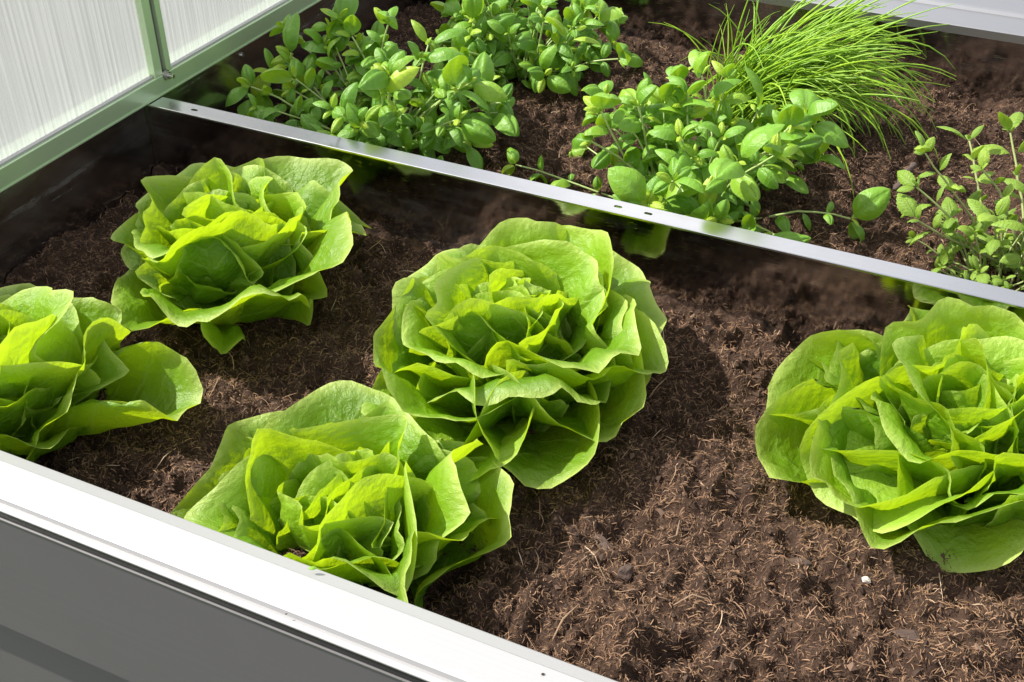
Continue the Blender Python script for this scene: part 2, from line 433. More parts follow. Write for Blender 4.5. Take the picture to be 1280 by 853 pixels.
extrude_profile('back_rail', prof, 'x', XL + 0.001, XR - 0.001, M_RAIL_B, bed)
# small screw heads under the side rail
for y, z in ((1.083, -0.010), (0.60, -0.010)):
    cyl('screw', (XL - 0.002, y, z), (XL + 0.0005, y, z), 0.0036, M_BOLT, bed, 12, 0.0026)

# ------------------------------------------------------------------ divider
div = thing('bed_divider', (0, YD, 0), 'long shiny metal divider sheet with a slotted pale top flange across the bed', 'divider')
div.location = (0, 0, 0)
FW = 0.0245
def slot(cx, cy, l=0.0085, w=0.0042, n=7):
    pts = []
    for k in range(n): t = -math.pi/2 + math.pi*k/(n-1); pts.append((cx + l/2 - w/2 + w/2*math.cos(t), cy + w/2*math.sin(t)))
    for k in range(n): t = math.pi/2 + math.pi*k/(n-1); pts.append((cx - l/2 + w/2 + w/2*math.cos(t), cy + w/2*math.sin(t)))
    return pts
holes = [slot(-0.797, YD + 0.0125), slot(-0.293, YD + 0.0130), slot(-0.262, YD + 0.0130), slot(0.25, YD + 0.0125), slot(0.72, YD + 0.0125)]
outer = [(XL + 0.003, YD), (XR - 0.003, YD), (XR - 0.003, YD + FW), (XL + 0.003, YD + FW)]
loops = [[Vector((x, y, 0)) for x, y in outer]] + [[Vector((x, y, 0)) for x, y in h[::-1]] for h in holes]
tri = tessellate_polygon(loops)
flat = [p for l in loops for p in l]
v = [(p.x, p.y, -0.0002) for p in flat] + [(p.x, p.y, -0.0014) for p in flat]; n = len(flat)
f = [tuple(t) for t in tri] + [tuple(i + n for i in t[::-1]) for t in tri]
s = 0
for l in loops:
    m_ = len(l)
    for i in range(m_): f.append((s + i, s + (i+1) % m_, n + s + (i+1) % m_, n + s + i))
    s += m_
fl = poly_obj('flange', v, f, M_FLANGE, div)
import bmesh
bm = bmesh.new(); bm.from_mesh(fl.data); bmesh.ops.recalc_face_normals(bm, faces=bm.faces); bm.to_mesh(fl.data); bm.free()
prof = [(YD - 0.0012, -0.0012), (YD - 0.0010, 0.0006), (YD - 0.0002, 0.0010), (YD + 0.0006, 0.0006), (YD + 0.0006, -0.0001), (YD - 0.00005, -0.0002), (YD - 0.00005, -0.0012)]
extrude_profile('folded_lip', prof, 'x', XL + 0.003, XR - 0.003, M_FLANGE, div)
box('divider_sheet', (XL + 0.0005, YD + 0.0001, GZ + 0.05), (XR - 0.0005, YD + 0.0015, -0.0016), M_STEEL_X, div)

# ------------------------------------------------------------------ greenhouse side (polycarbonate)
gh = thing('cold_frame_side', (0, 0, 0), 'translucent white ribbed plastic cold frame side with green-grey post, above the left rim', 'cold frame')
def top_z(y): return min(0.03 + 0.55 * (y - 0.40), 0.200)
def panel(y0, y1):
    ys = np.arange(y0, y1, 0.0011); per = 0.0066
    V = []; n_ = len(ys)
    w = 0.0011 * np.abs(np.sin(np.pi * ys / per)) ** 0.6
    for i, y in enumerate(ys):
        zt = top_z(y) - 0.012
        for (x, z) in ((XL - 0.010 + w[i], 0.0215), (XL - 0.010 + w[i], zt), (XL - 0.016, zt), (XL - 0.016, 0.0215)):
            V.append((x, y, z))
    F = []
    for i in range(n_ - 1):
        for k in range(4):
            k2 = (k + 1) % 4
            F.append((i*4+k, (i+1)*4+k, (i+1)*4+k2, i*4+k2))
    F.append((0, 1, 2, 3)); F.append((n_*4-1, n_*4-2, n_*4-3, n_*4-4))
    me = new_mesh('polycarbonate_panel', V, F, M_POLY, smooth=False)
    me.materials.append(M_CLEAR)
    me.polygons.foreach_set('material_index', np.array([1 if (i < 4 * (n_ - 1) and i % 4 != 0) else 0 for i in range(len(me.polygons))], dtype=np.int32))
    link('polycarbonate_panel', me, gh)
panel(0.43, 0.926); panel(0.951, 1.55)
# bright bottom bead under the panes
box('glazing_bead', (XL - 0.0095, 0.44, 0.0219), (XL - 0.0040, 0.9235, 0.0238), M_RAIL_F, gh)
box('glazing_bead', (XL - 0.0095, 0.954, 0.0219), (XL - 0.0040, 1.55, 0.0238), M_RAIL_F, gh)
# post: two flanges and a dark groove
z1 = top_z(0.94)
box('post_flange', (XL - 0.014, 0.9240, 0.0220), (XL - 0.001, 0.9362, z1), M_POST, gh, bevel=0.0005)
box('post_flange', (XL - 0.014, 0.9440, 0.0220), (XL - 0.001, 0.9525, z1), M_POST, gh, bevel=0.0005)
box('post_groove', (XL - 0.014, 0.9362, 0.0220), (XL - 0.006, 0.9440, z1), M_PANEL, gh)
# sloped top rail
def srail(y0, y1):
    v = []
    for y in (y0, y1):
        z = top_z(y)
        v += [(XL - 0.02, y, z - 0.012), (XL, y, z - 0.012), (XL, y, z + 0.008), (XL - 0.02, y, z + 0.008)]
    f = [(0,1,5,4),(1,2,6,5),(2,3,7,6),(3,0,4,7),(3,2,1,0),(4,5,6,7)]
    poly_obj('top_rail', v, f, M_POST, gh)
srail(0.40, 0.7090); srail(0.7092, 1.57)
# bolt with washer and nut at the foot of the post
b0 = Vector((XL - 0.001, 0.9405, 0.0200))
wsh = cyl('washer', b0, b0 + Vector((0.0014, 0, 0)), 0.0062, M_BOLT, gh, 20)
nut = cyl('nut', b0 + Vector((0.0014, 0, 0)), b0 + Vector((0.0058, 0, 0)), 0.0048, M_BOLT, gh, 6)
cyl('bolt', b0 + Vector((0.0058, 0, 0)), b0 + Vector((0.0120, 0, 0)), 0.0026, M_BOLT, gh, 12, 0.0023)

# ------------------------------------------------------------------ soil
MOUNDS = [(-0.126, 0.492, 0.028, 0.020), (-0.155, 0.60, -0.016, 0.05), (-0.62, 0.72, -0.004, 0.14), (0.03, 0.56, 0.008, 0.12), (-0.42, 1.36, 0.020, 0.07), (-0.27, 0.99, -0.004, 0.1),
          (0.0, 1.20, -0.012, 0.05), (-0.1, 1.30, 0.018, 0.06), (0.02, 0.87, 0.010, 0.07), (-0.12, 0.84, 0.012, 0.05), (-0.45, 0.80, 0.010, 0.06), (-0.50, 0.60, 0.008, 0.06), (-0.02, 1.44, 0.02, 0.06)]
def soil_z(x, y):
    x = np.asarray(x, float); y = np.asarray(y, float)
    z = SOIL + 0.008 * NZ[0](x * 9, y * 9) + 0.0105 * NZ[1](x * 22 + 7, y * 22) 
    c = NZ[2](x * 48, y * 48 + 3); z = z + 0.0080 * (1 - 2 * np.abs(c)) - 0.003
    z = z + 0.0046 * NZ[3](x * 105 + 1, y * 105) + 0.0030 * NZ[4](x * 230, y * 230 + 5)
    for mx_, my_, a, s_ in MOUNDS:
        z = z + a * np.exp(-((x - mx_) ** 2 + (y - my_) ** 2) / (s_ * s_))
    # the soil drops a little towards the front wall
    return z
def soil_part(x0, x1, y0, y1, st):
    nx = int((x1 - x0) / st) + 1; ny = int((y1 - y0) / st) + 1
    X, Y = np.meshgrid(np.linspace(x0, x1, nx), np.linspace(y0, y1, ny))
    Z = soil_z(X, Y) + np.random.RandomState(3).randn(*X.shape) * 0.0005
    V = np.stack([X.ravel(), Y.ravel(), Z.ravel()], 1)
    i = np.arange(nx - 1)[None, :] + nx * np.arange(ny - 1)[:, None]; i = i.ravel()
    return V, np.stack([i, i + 1, i + nx + 1, i + nx], 1)
V1, F1 = soil_part(XL - 0.001, XR + 0.001, YF - 0.001, YD + 0.0005, 0.0027)
V2, F2 = soil_part(XL - 0.001, XR + 0.001, YD + 0.001, YB + 0.005, 0.0032)
so = link('soil', new_mesh('soil', np.vstack([V1, V2]), np.vstack([F1, F2 + len(V1)]), M_SOIL), None)
tag(so, 'dark brown peat soil in both halves of the bed', kind='structure')

# fibres
def fibres(name, n, lmin, lmax, wmin, wmax, tone_mean, tone_sd, seed, lift, label):
    R = np.random.RandomState(seed); S = 4
    area_pick = R.rand(n)
    x = R.uniform(XL + 0.004, 0.32, n); y = R.uniform(YF + 0.004, YB - 0.002, n)
    bad = np.abs(y - YD) < 0.008; y[bad] += 0.02
    # denser near the camera
    dcam = np.sqrt(x**2 + y**2)
    keep = R.rand(n) < np.clip(1.35 - 0.65 * (dcam - 0.4), 0.4, 1)
    x, y = x[keep], y[keep]; n = len(x)
    l = np.exp(R.uniform(np.log(lmin), np.log(lmax), n)); w = R.uniform(wmin, wmax, n)
    az = R.uniform(0, 2*np.pi, n); turn = R.normal(0, 0.8, n); pitch = R.normal(0.1, 0.42, n)
    P = np.zeros((n, S + 1, 3)); P[:, 0, 0] = x; P[:, 0, 1] = y
    P[:, 0, 2] = soil_z(x, y) + R.rand(n) * lift
    for k in range(S):
        a = az + turn * (k / S); pt = pitch - 0.55 * (k / S) * np.abs(R.normal(1, 0.6, n))
        st = (l / S)
        P[:, k+1, 0] = P[:, k, 0] + np.cos(a) * np.cos(pt) * st
        P[:, k+1, 1] = P[:, k, 1] + np.sin(a) * np.cos(pt) * st
        P[:, k+1, 2] = P[:, k, 2] + np.sin(pt) * st
    P[:, :, 0] = np.clip(P[:, :, 0], XL + 0.0005, XR)
    P[:, :, 1] = np.where(y[:, None] < YD, np.clip(P[:, :, 1], YF + 0.001, YD - 0.0015), np.clip(P[:, :, 1], YD + 0.003, YB))
    zs = soil_z(P[:, 1:, 0], P[:, 1:, 1]); P[:, 1:, 2] = np.maximum(P[:, 1:, 2], zs + 0.0003)
    T = np.gradient(P, axis=1); T /= np.linalg.norm(T, axis=2)[..., None] + 1e-9
    up = np.array([0, 0, 1.0]) + R.normal(0, 0.5, (n, 1, 3)); side = np.cross(T, np.broadcast_to(up, T.shape)); side /= np.linalg.norm(side, axis=2)[..., None] + 1e-9
    taper = np.array([0.7, 1, 1, 0.8, 0.35])[None, :, None]
    A = P + side * w[:, None, None] * 0.5 * taper; B = P - side * w[:, None, None] * 0.5 * taper
    V = np.stack([A, B], 2).reshape(-1, 3)
    base = (np.arange(n) * (S + 1) * 2)[:, None]; k = np.arange(S)[None, :] * 2
    i = (base + k).ravel()
    F = np.stack([i, i + 1, i + 3, i + 2], 1)
    loc = 0.10 * NZ[5](x * 14, y * 14)
    tone = np.repeat(np.clip(R.normal(tone_mean, tone_sd, n) + loc, 0, 1), (S + 1) * 2)
    o = link(name, new_mesh(name, V, F, M_FIBRE, attrs={'tone': tone}))
    tag(o, label, 'soil', kind='stuff'); return o
fibres('peat_fibres', 230000, 0.0020, 0.0085, 0.0003, 0.0008, 0.39, 0.18, 11, 0.003, 'short curled brown peat fibres matted over the soil')
fibres('root_fibres', 1100, 0.010, 0.030, 0.0004, 0.0009, 0.76, 0.16, 12, 0.006, 'longer pale root fibres scattered over the soil')

def crumbs(name, n, rmin, rmax, seed, label):
    R = np.random.RandomState(seed)
    x = R.uniform(XL + 0.006, 0.32, n); y = R.uniform(YF + 0.006, YB - 0.003, n)
    bad = np.abs(y - YD) < 0.009; y[bad] += 0.025
    r = rmin * (rmax / rmin) ** (R.rand(n) ** 2.2)
    z = soil_z(x, y) + r * R.uniform(-0.3, 0.6, n)
    base = np.array([(1,0,0),(0,1,0),(-1,0,0),(0,-1,0),(0,0,1),(0,0,-1)], float)
    tri_ = np.array([(0,1,4),(1,2,4),(2,3,4),(3,0,4),(1,0,5),(2,1,5),(3,2,5),(0,3,5)])
    D = base[None] * R.uniform(0.55, 1.35, (n, 6, 1)) + R.normal(0, 0.22, (n, 6, 3))
    D *= R.uniform(0.5, 1.3, (n, 1, 3))
    V = D * r[:, None, None] + np.stack([x, y, z], 1)[:, None, :]
    F = (tri_[None] + (np.arange(n) * 6)[:, None, None]).reshape(-1, 3)
    tone = np.repeat(np.clip(R.normal(0.5, 0.25, n), 0, 1), 6)
    o = link(name, new_mesh(name, V.reshape(-1, 3), F, M_CRUMB, smooth=False, attrs={'tone': tone}))
    tag(o, label, 'soil', kind='stuff'); return o
crumbs('peat_crumbs', 36000, 0.0006, 0.0036, 21, 'small dark crumbs of peat between the fibres')
crumbs('peat_dust', 60000, 0.0004, 0.0016, 22, 'finest peat grains lying over the soil')

# ------------------------------------------------------------------ lettuces
def lettuce_leaf(R, Lf, phi0, phi1, kap, ruff, reflex, rho0=0.010, nr=22, nt_=40, wide=0.7, k_lo=3.2, tone=0.5, z0=0.0, bulge=1.0, fold=0.0, tw=0.0, flop=0.0, curl=0.0, wd=1.0, rd=0.46, place=None):
    q_ = np.linspace(-1, 1, nt_); th = (0.35 * q_ + 0.65 * np.sin(q_ * np.pi / 2)) * rad(89.3)
    rr = np.linspace(0, 1, nr) ** 0.85
    ph = R.uniform(0, 6.28, 6)
    Rt = Lf * np.cos(th) ** rd * (1 + 0.05 * np.sin(2.3 * th + ph[0]) + 0.035 * np.sin(6 * th + ph[1]) + 0.014 * np.sin(17 * th + ph[2]))
    TH, RR = np.meshgrid(th, rr)
    a = wd * RR * Rt[None] * np.sin(TH); b = RR * Rt[None] * np.cos(TH)
    a = a * (0.16 + 0.84 * (1 - np.exp(-(b / (0.21 * Lf)) ** 1.4)))
    u0, v0 = a / Lf, b / Lf
    # gathered ruffles: displace normal to the blade, growing to the rim
    k1 = k_lo * R.uniform(0.85, 1.2); k2 = k1 * R.uniform(1.7, 2.2)
    w = RR ** 1.9
    nd = ruff * Lf * w * (np.sin(k1 * TH + ph[3] + 0.5 * np.sin(2 * TH + ph[0])) + 0.42 * np.sin(k2 * TH + ph[4] + 1.2 * RR) + 0.16 * np.sin(k2 * 2.1 * TH + ph[5]))
    nd += 0.016 * Lf * RR ** 7 * np.sin(13 * TH + 3 * np.sin(3 * TH + ph[2]) + ph[0]) * (1 + np.sin(2 * TH + ph[4]))
    nd -= reflex * Lf * np.clip((RR - 0.66) / 0.34, 0, 1) ** 2
    nd += flop * Lf * np.clip(np.sin(TH) * np.sign(math.sin(ph[1])) - 0.15, 0, 1) ** 1.6 * RR ** 2
    # blistered blade between the veins
    sx, sy = R.uniform(0, 90, 2)
    q1 = NZ[0](a * 75 + sx, b * 75 + sy); q2 = NZ[1](a * 150 + sx, b * 150 + sy)
    nd += bulge * (0.0026 * q1 + 0.0011 * q2) * (0.25 + RR) + 0.006 * bulge * NZ[2](a * 26 + sx, b * 26 + sy)
    nd -= 0.0028 * np.exp(-(a / 0.005) ** 2) * (1 - RR)
    nd += fold * np.abs(a)
    # profile of the midrib
    nb = 60; bs = np.linspace(0, Lf * 1.1, nb); f_ = np.clip(bs / Lf, 0, 1)
    phis = phi0 + (phi1 - phi0) * f_ ** 0.9 - curl * np.clip((f_ - 0.72) / 0.28, 0, 1) ** 1.5
    ds = bs[1] - bs[0]
    pr = rho0 + np.concatenate([[0], np.cumsum(np.cos(phis[:-1]) * ds)]); pz = np.concatenate([[0], np.cumsum(np.sin(phis[:-1]) * ds)])
    bb = np.clip(b, 0, Lf * 1.09)
    P_r = np.interp(bb, bs, pr); P_z = np.interp(bb, bs, pz); PH = np.interp(bb, bs, phis)
    al = np.clip(a * kap, -1.9, 1.9)
    lat = np.where(np.abs(al) < 1.89, np.sin(al) / kap, np.sign(al) * 0.95 / kap)
    no = (1 - np.cos(al)) / kap + nd
    rho = P_r - np.sin(PH) * no; zz = P_z + np.cos(PH) * no + z0
    lat = lat + tw * (b / Lf) ** 2 * Lf
    V = np.stack([rho.ravel(), lat.ravel(), zz.ravel()], 1)
    i = (np.arange(nt_ - 1)[None, :] + nt_ * np.arange(nr - 1)[:, None]).ravel()
    F = np.stack([i, i + 1, i + nt_ + 1, i + nt_], 1)
    if place is not None:
        (rx, ry, rz), (cx, cy, cz), trot = place
        Mr = np.array((Matrix.Rotation(rz, 3, 'Z') @ Matrix.Rotation(ry, 3, 'Y') @ Matrix.Rotation(rx, 3, 'X')))
        V = V @ Mr.T
        wx, wy, wz = V[:, 0] + cx, V[:, 1] + cy, V[:, 2] + cz
        soft = lambda d: 0.5 * (d + np.sqrt(d * d + 0.012 ** 2))       # leaves press against walls, never through
        wy = (YF + 0.003) + soft(wy - YF - 0.003)
        wy = (YD - 0.004) - soft(YD - 0.004 - wy)
        wx = (XL + 0.004) + soft(wx - XL - 0.004)
        g = SOIL + 0.002
        wz = np.where(np.hypot(wx - cx, wy - cy) > 0.04, g + 0.5 * ((wz - g) + np.sqrt((wz - g) ** 2 + 0.006 ** 2)), wz)
        V = np.stack([wx - cx, wy - cy, wz - cz], 1)
    me = new_mesh('leaf', V, F, M_LETT, attrs={'r': RR.ravel(), 'tone': np.full(V.shape[0], tone)}, uv=np.stack([u0.ravel() , v0.ravel()], 1))
    return me

def lettuce(cx, cy, scale, seed, n, label, tilt=(0, 0), extra=(), start=0.0, open_=0.0, sz=0.0):
    R = np.random.RandomState(seed)
    z = float(soil_z(cx, cy))
    t = thing('butterhead_lettuce', (cx, cy, SOIL + sz), label, 'lettuce', 'butterhead lettuces planted in the front half of the bed')
    t.rotation_euler = (rad(tilt[0]), rad(tilt[1]), 0)
    az = start
    for i in range(n):
        f = i / (n - 1)
        az += rad(137.5) + R.normal(0, 0.14)
        Lf = scale * (0.056 + 0.070 * f ** 0.7) * R.uniform(0.90, 1.08)
        phi0 = rad(86 - 72 * f ** 1.1 + R.normal(0, 4))
        phi1 = rad(186 - 114 * f ** 0.75 - 30 * open_ * f + R.normal(0, 9))
        kap = 1 / (scale * (0.026 + 0.064 * f ** 0.8) * R.uniform(0.9, 1.3))
        ea = (R.normal(0, 0.09), R.normal(0, 0.06), az)
        me = lettuce_leaf(R, Lf, phi0, phi1, kap, 0.016 + 0.110 * min(1, 1.5 * f) * R.uniform(0.6, 1.5), 0.03 + 0.13 * min(1, 1.6 * f) * R.uniform(0.1, 1.5), rho0=scale * (0.002 + 0.020 * f), k_lo=R.uniform(3.4, 6.4),
                          tone=0.95 - 0.65 * f + R.normal(0, 0.10), z0=scale * (0.020 * (1 - f) + 0.002), nr=20 if f < 0.25 else 28, nt_=44 if f < 0.25 else 72, tw=R.normal(0, 0.10),
                          flop=0.20 * max(0.0, R.normal(0, 1)) if 0.1 < f else 0.0, curl=rad(55) * max(0, R.normal(0.35, 0.6)) * f, wd=R.uniform(0.98, 1.18), rd=0.44 + 0.30 * max(0, 1 - 2.2 * f), place=(ea, (cx, cy, SOIL + sz), None))
        o = link('leaf', me, t)
    for (a_deg, Lf, p0, p1, kp, ru, rx, tn) in extra:
        me = lettuce_leaf(R, Lf, rad(p0), rad(p1), 1 / kp, ru, rx, rho0=0.015, tone=tn, nr=28, nt_=60, place=((0, 0, rad(a_deg)), (cx, cy, SOIL + sz), None))
        o = link('leaf', me, t)
    v_, f_ = tube_arrays([(0, 0, -0.01), (0, 0, 0.01), (0, 0, 0.035 * scale)], [0.014, 0.016, 0.010], 10)
    link('stump', new_mesh('stump', v_, f_, M_LSTEM), t)
    return t

lettuce(-0.630, 0.738, 1.10, 1, 40, 'upright frilly lettuce in the far left corner between the side wall and the divider', start=0.3, sz=-0.008)
lettuce(-0.690, 0.490, 1.04, 2, 38, 'lettuce cut off by the left edge, with a pointed leaf reaching right over the soil', start=1.7, sz=-0.018,
        extra=[(20, 0.165, 18, 14, 0.035, 0.02, 0.0, 0.30), (-25, 0.150, 50, 95, 0.07, 0.07, 0.05, 0.7), (-60, 0.140, 40, 80, 0.06, 0.08, 0.04, 0.4), (-100, 0.145, 50, 90, 0.07, 0.07, 0.05, 0.8)])
lettuce(-0.352, 0.494, 1.07, 3, 40, 'lettuce pressed against the white front rail, below the largest lettuce', start=2.2, sz=-0.044)
lettuce(-0.315, 0.722, 1.12, 5, 44, 'largest lettuce in the middle of the picture, with a rose-like heart', start=0.9, sz=-0.008,
        extra=[(-105, 0.155, 22, 8, 0.055, 0.08, 0.04, 0.6), (-58, 0.155, 14, 18, 0.05, 0.05, 0.02, 0.35), (-85, 0.150, 30, -5, 0.05, 0.07, 0.03, 0.7), (-30, 0.145, 25, 30, 0.06, 0.05, 0.0, 0.3), (75, 0.15, 50, 70, 0.07, 0.04, 0.0, 0.5)])
lettuce(0.064, 0.768, 1.14, 8, 40, 'lettuce at the right edge with broad pale leaves spreading over open soil', start=4.0, open_=0.2, sz=-0.014,
        extra=[(190, 0.160, 30, 22, 0.04, 0.06, 0.02, 0.45), (212, 0.165, 18, 20, 0.035, 0.07, 0.02, 0.5), (228, 0.155, 25, 30, 0.05, 0.08, 0.02, 0.8), (238, 0.150, 70, -30, 0.055, 0.05, 0.02, 0.9), (275, 0.128, 60, -15, 0.06, 0.07, 0.03, 0.6)])

# ------------------------------------------------------------------ herb leaves
def herb_leaf_mesh(seed, mat, width=0.6, cup=0.5, serr=0.0, nu=9, nv=11, tip=1.0, curl=0.5, name='leaf'):
    R = np.random.RandomState(seed)
    v = np.linspace(0, 1, nv); u = np.linspace(-1, 1, nu)
    hw = width * 0.5 * np.sin(np.pi * v ** 0.88) ** (0.75 if serr else 0.62)
    hw[0] = 0.01; hw[-1] = 0.004
    Uu, Vv = np.meshgrid(u, v)
    W = hw[:, None] * (1 + serr * ((np.arange(nv) % 2) * 2 - 1)[:, None] * np.abs(Uu) ** 3)
    X = Vv.copy(); Y = Uu * W
    d = np.abs(Uu)
    cv = R.uniform(0.7, 1.3)
    # blade arches: convex puffed halves, midrib groove, drooping tip
    Z = cup * cv * W * (0.55 * np.sin(np.pi * d ** 0.75) - 0.75 * d ** 2.2) + 0.10 * np.sin(np.pi * Vv) ** 0.8
    Z += -curl * R.uniform(0.5, 1.4) * 0.30 * Vv ** 2 + 0.10 * Vv
    Z += 0.012 * np.sin(Vv * 26 + 3 * d) * d * (1 - d)
    Z += 0.03 * np.sin(Vv * 7 + R.uniform(0, 6)) * Uu * R.uniform(-1, 1)
    V = np.stack([X.ravel(), Y.ravel(), Z.ravel()], 1)
    i = (np.arange(nu - 1)[None, :] + nu * np.arange(nv - 1)[:, None]).ravel()
    F = np.stack([i, i + 1, i + nu + 1, i + nu], 1)
    rv = np.maximum(d, np.clip(Vv * 1.2 - 0.2, 0, 1) ** 4) * 0.97
    return new_mesh(name, V, F, mat, attrs={'r': rv.ravel(), 'tone': np.full(len(V), R.uniform(0.25, 0.65))}, uv=np.stack([Y.ravel(), X.ravel()], 1))

BASIL = [herb_leaf_mesh(50 + i, M_BASIL, width=0.56 + 0.18 * ((i * 7) % 12) / 11, cup=0.40 + 0.45 * ((i * 5) % 12) / 11, curl=0.3 + 1.2 * ((i * 11) % 12) / 11, nu=11, nv=13) for i in range(12)]
BASIL_Y = [herb_leaf_mesh(70 + i, M_BASIL, width=0.5, cup=0.7, curl=0.4) for i in range(3)]
for me in BASIL_Y: me.attributes['tone'].data.foreach_set('value', np.full(len(me.vertices), 1.0, dtype=np.float32))
MINT = [herb_leaf_mesh(90 + i, M_MINT, width=[0.5, 0.56, 0.46, 0.6][i], cup=0.4, curl=0.4, serr=0.07, nv=17, nu=7) for i in range(4)]

def join_meshes(name, items, mat, parent):
    """one mesh from many transformed copies (attributes r, tone and uv kept)"""
    V, F, Rr, T, U = [], [], [], [], []; base = 0
    for me, Mx in items:
        n_ = len(me.vertices); co = np.empty(n_ * 3, np.float32); me.vertices.foreach_get('co', co); co = co.reshape(-1, 3)
        A = np.array(Mx); V.append(co @ A[:3, :3].T + A[:3, 3])
        li = np.empty(len(me.loops), np.int32); me.loops.foreach_get('vertex_index', li); F.append(li.reshape(-1, 4) + base); base += n_
        if me.uv_layers:
            lu = np.empty(len(me.loops) * 2, np.float32); me.uv_layers[0].data.foreach_get('uv', lu)
            u_ = np.zeros((n_, 2)); u_[li] = lu.reshape(-1, 2); U.append(u_)
            for nm, lst in (('r', Rr), ('tone', T)):
                a_ = np.empty(n_, np.float32); me.attributes[nm].data.foreach_get('value', a_); lst.append(a_)
    if not V: return
    at_ = {'r': np.concatenate(Rr), 'tone': np.concatenate(T)} if Rr else None
    o = link(name, new_mesh(name, np.vstack(V), np.vstack(F), mat, attrs=at_, uv=np.vstack(U) if U else None), parent)
    o['kind'] = 'stuff'; return o

def leaf_matrix(p, d, up, L_, roll=0.0):
    d = Vector(d).normalized(); up = Vector(up)
    y = up.cross(d)
    if y.length < 1e-4: y = Vector((0, 1, 0))
    y.normalize(); z = d.cross(y)
    m = Matrix(((d.x, y.x, z.x), (d.y, y.y, z.y), (d.z, y.z, z.z))) @ Matrix.Rotation(roll, 3, 'X')
    m = m * L_
    m4 = m.to_4x4(); m4.translation = Vector(p); return m4

def stem_curve(R, p0, d0, length, droop, n=9, wig=0.1):
    pts = [np.array(p0, float)]; d = np.array(d0, float); d /= np.linalg.norm(d)
    for k in range(n - 1):
        d = d + np.array([R.normal(0, wig), R.normal(0, wig), R.normal(0, wig * 0.5) - droop / n * (0.4 + k / n)])
        d /= np.linalg.norm(d); pts.append(pts[-1] + d * length / (n - 1))
    return np.array(pts)

def herb(name, cx, cy, label, cat, group, stems, seed, meshes, young, smat, leaf_l, srad, pairs, z_off=0.0, maxleaf=290):
    """stems: list of (az_deg, lean_deg, length, droop)"""
    R = np.random.RandomState(seed)
    zc = float(soil_z(cx, cy)) + z_off
    t = thing(name, (cx, cy, zc), label, cat, group)
    count = 0; extra_leaves = []
    for (az, lean, ln, droop) in stems:
        a = rad(az); le = rad(lean)
        off = R.uniform(0.2, 1.0) * 0.03
        p0 = (math.cos(a) * off + R.normal(0, 0.008), math.sin(a) * off + R.normal(0, 0.008), -0.004)
        pts = stem_curve(R, p0, (math.cos(a) * math.sin(le), math.sin(a) * math.sin(le), math.cos(le)), ln, droop)
        pts[:, 2] = np.maximum(pts[:, 2], -0.004 + 0.006 * np.arange(len(pts)) / 3)
        low_ = (pts[:, 2] + zc) < 0.008       # stems lean over the divider, never through it
        pts[low_, 1] = np.maximum(pts[low_, 1], YD + 0.030 - cy)
        rr = np.linspace(srad, srad * 0.6, len(pts)) * R.uniform(0.8, 1.15)
        v_, f_ = tube_arrays(pts, rr, 6)
        link('stem', new_mesh('stem', v_, f_, smat), t)
        twist = R.uniform(0, math.pi)
        for j in range(pairs + 1):
            fr = (j + 0.8) / (pairs + 0.8) if pairs else 1.0
            fr = min(fr, 1.0); idx = fr * (len(pts) - 1); i0 = int(min(idx, len(pts) - 2)); q = idx - i0
            p = pts[i0] * (1 - q) + pts[i0 + 1] * q; d = pts[i0 + 1] - pts[i0]; d /= np.linalg.norm(d)
            dv = Vector(d); s1 = dv.orthogonal().normalized(); s2 = dv.cross(s1)
            term = j == pairs
            twist += math.pi / 2 + R.normal(0, 0.25)
            sets = [(0, 1.0), (math.pi, 1.0)]
            if term: sets += [(math.pi/2, 0.55), (-math.pi/2, 0.5)]
            for (ta, sc) in sets:
                if not term and R.rand() < (0.40 if fr < 0.4 else 0.10): continue
                w = twist + ta
                o_ = (s1 * math.cos(w) + s2 * math.sin(w)) + dv * (0.35 if not term else 0.7) + Vector((0, 0, 0.10))
                o_.normalize()
                size = leaf_l * sc * (0.55 + 0.55 * fr) * R.choice([0.55, 0.7, 0.8, 0.95, 1.1, 1.35]) * R.uniform(0.9, 1.1)
                yng = young is not None and (sc < 1 or R.rand() < 0.08)
                me = (young if yng else meshes)[R.randint(len(young if yng else meshes))]
                pos = Vector(p) + o_ * size * 0.12
                up = Vector((R.normal(0, 0.35), R.normal(0, 0.35), 1.0)) + dv * 0.4
                tip = pos + o_ * size
                if tip.y + cy < YD + 0.028 and min(tip.z, pos.z) + zc < 0.010: continue
                Mx = leaf_matrix(pos, o_, up, size, R.normal(0, 0.3))
                if count < maxleaf: link('leaf', me, t, Mx)
                else: extra_leaves.append((me, Mx))
                count += 1
    join_meshes('leaf_mass', extra_leaves, meshes[0].materials[0], t)
    return t, R

def bush(R, n, ln, lean_max, bias=None):
    s_ = []
    for i in range(n):
        az = R.uniform(0, 360); lean = lean_max * math.sqrt(R.rand())
        s_.append((az, lean, ln * R.uniform(0.75, 1.15), R.uniform(0.2, 1.0)))
    return s_ + list(bias or [])

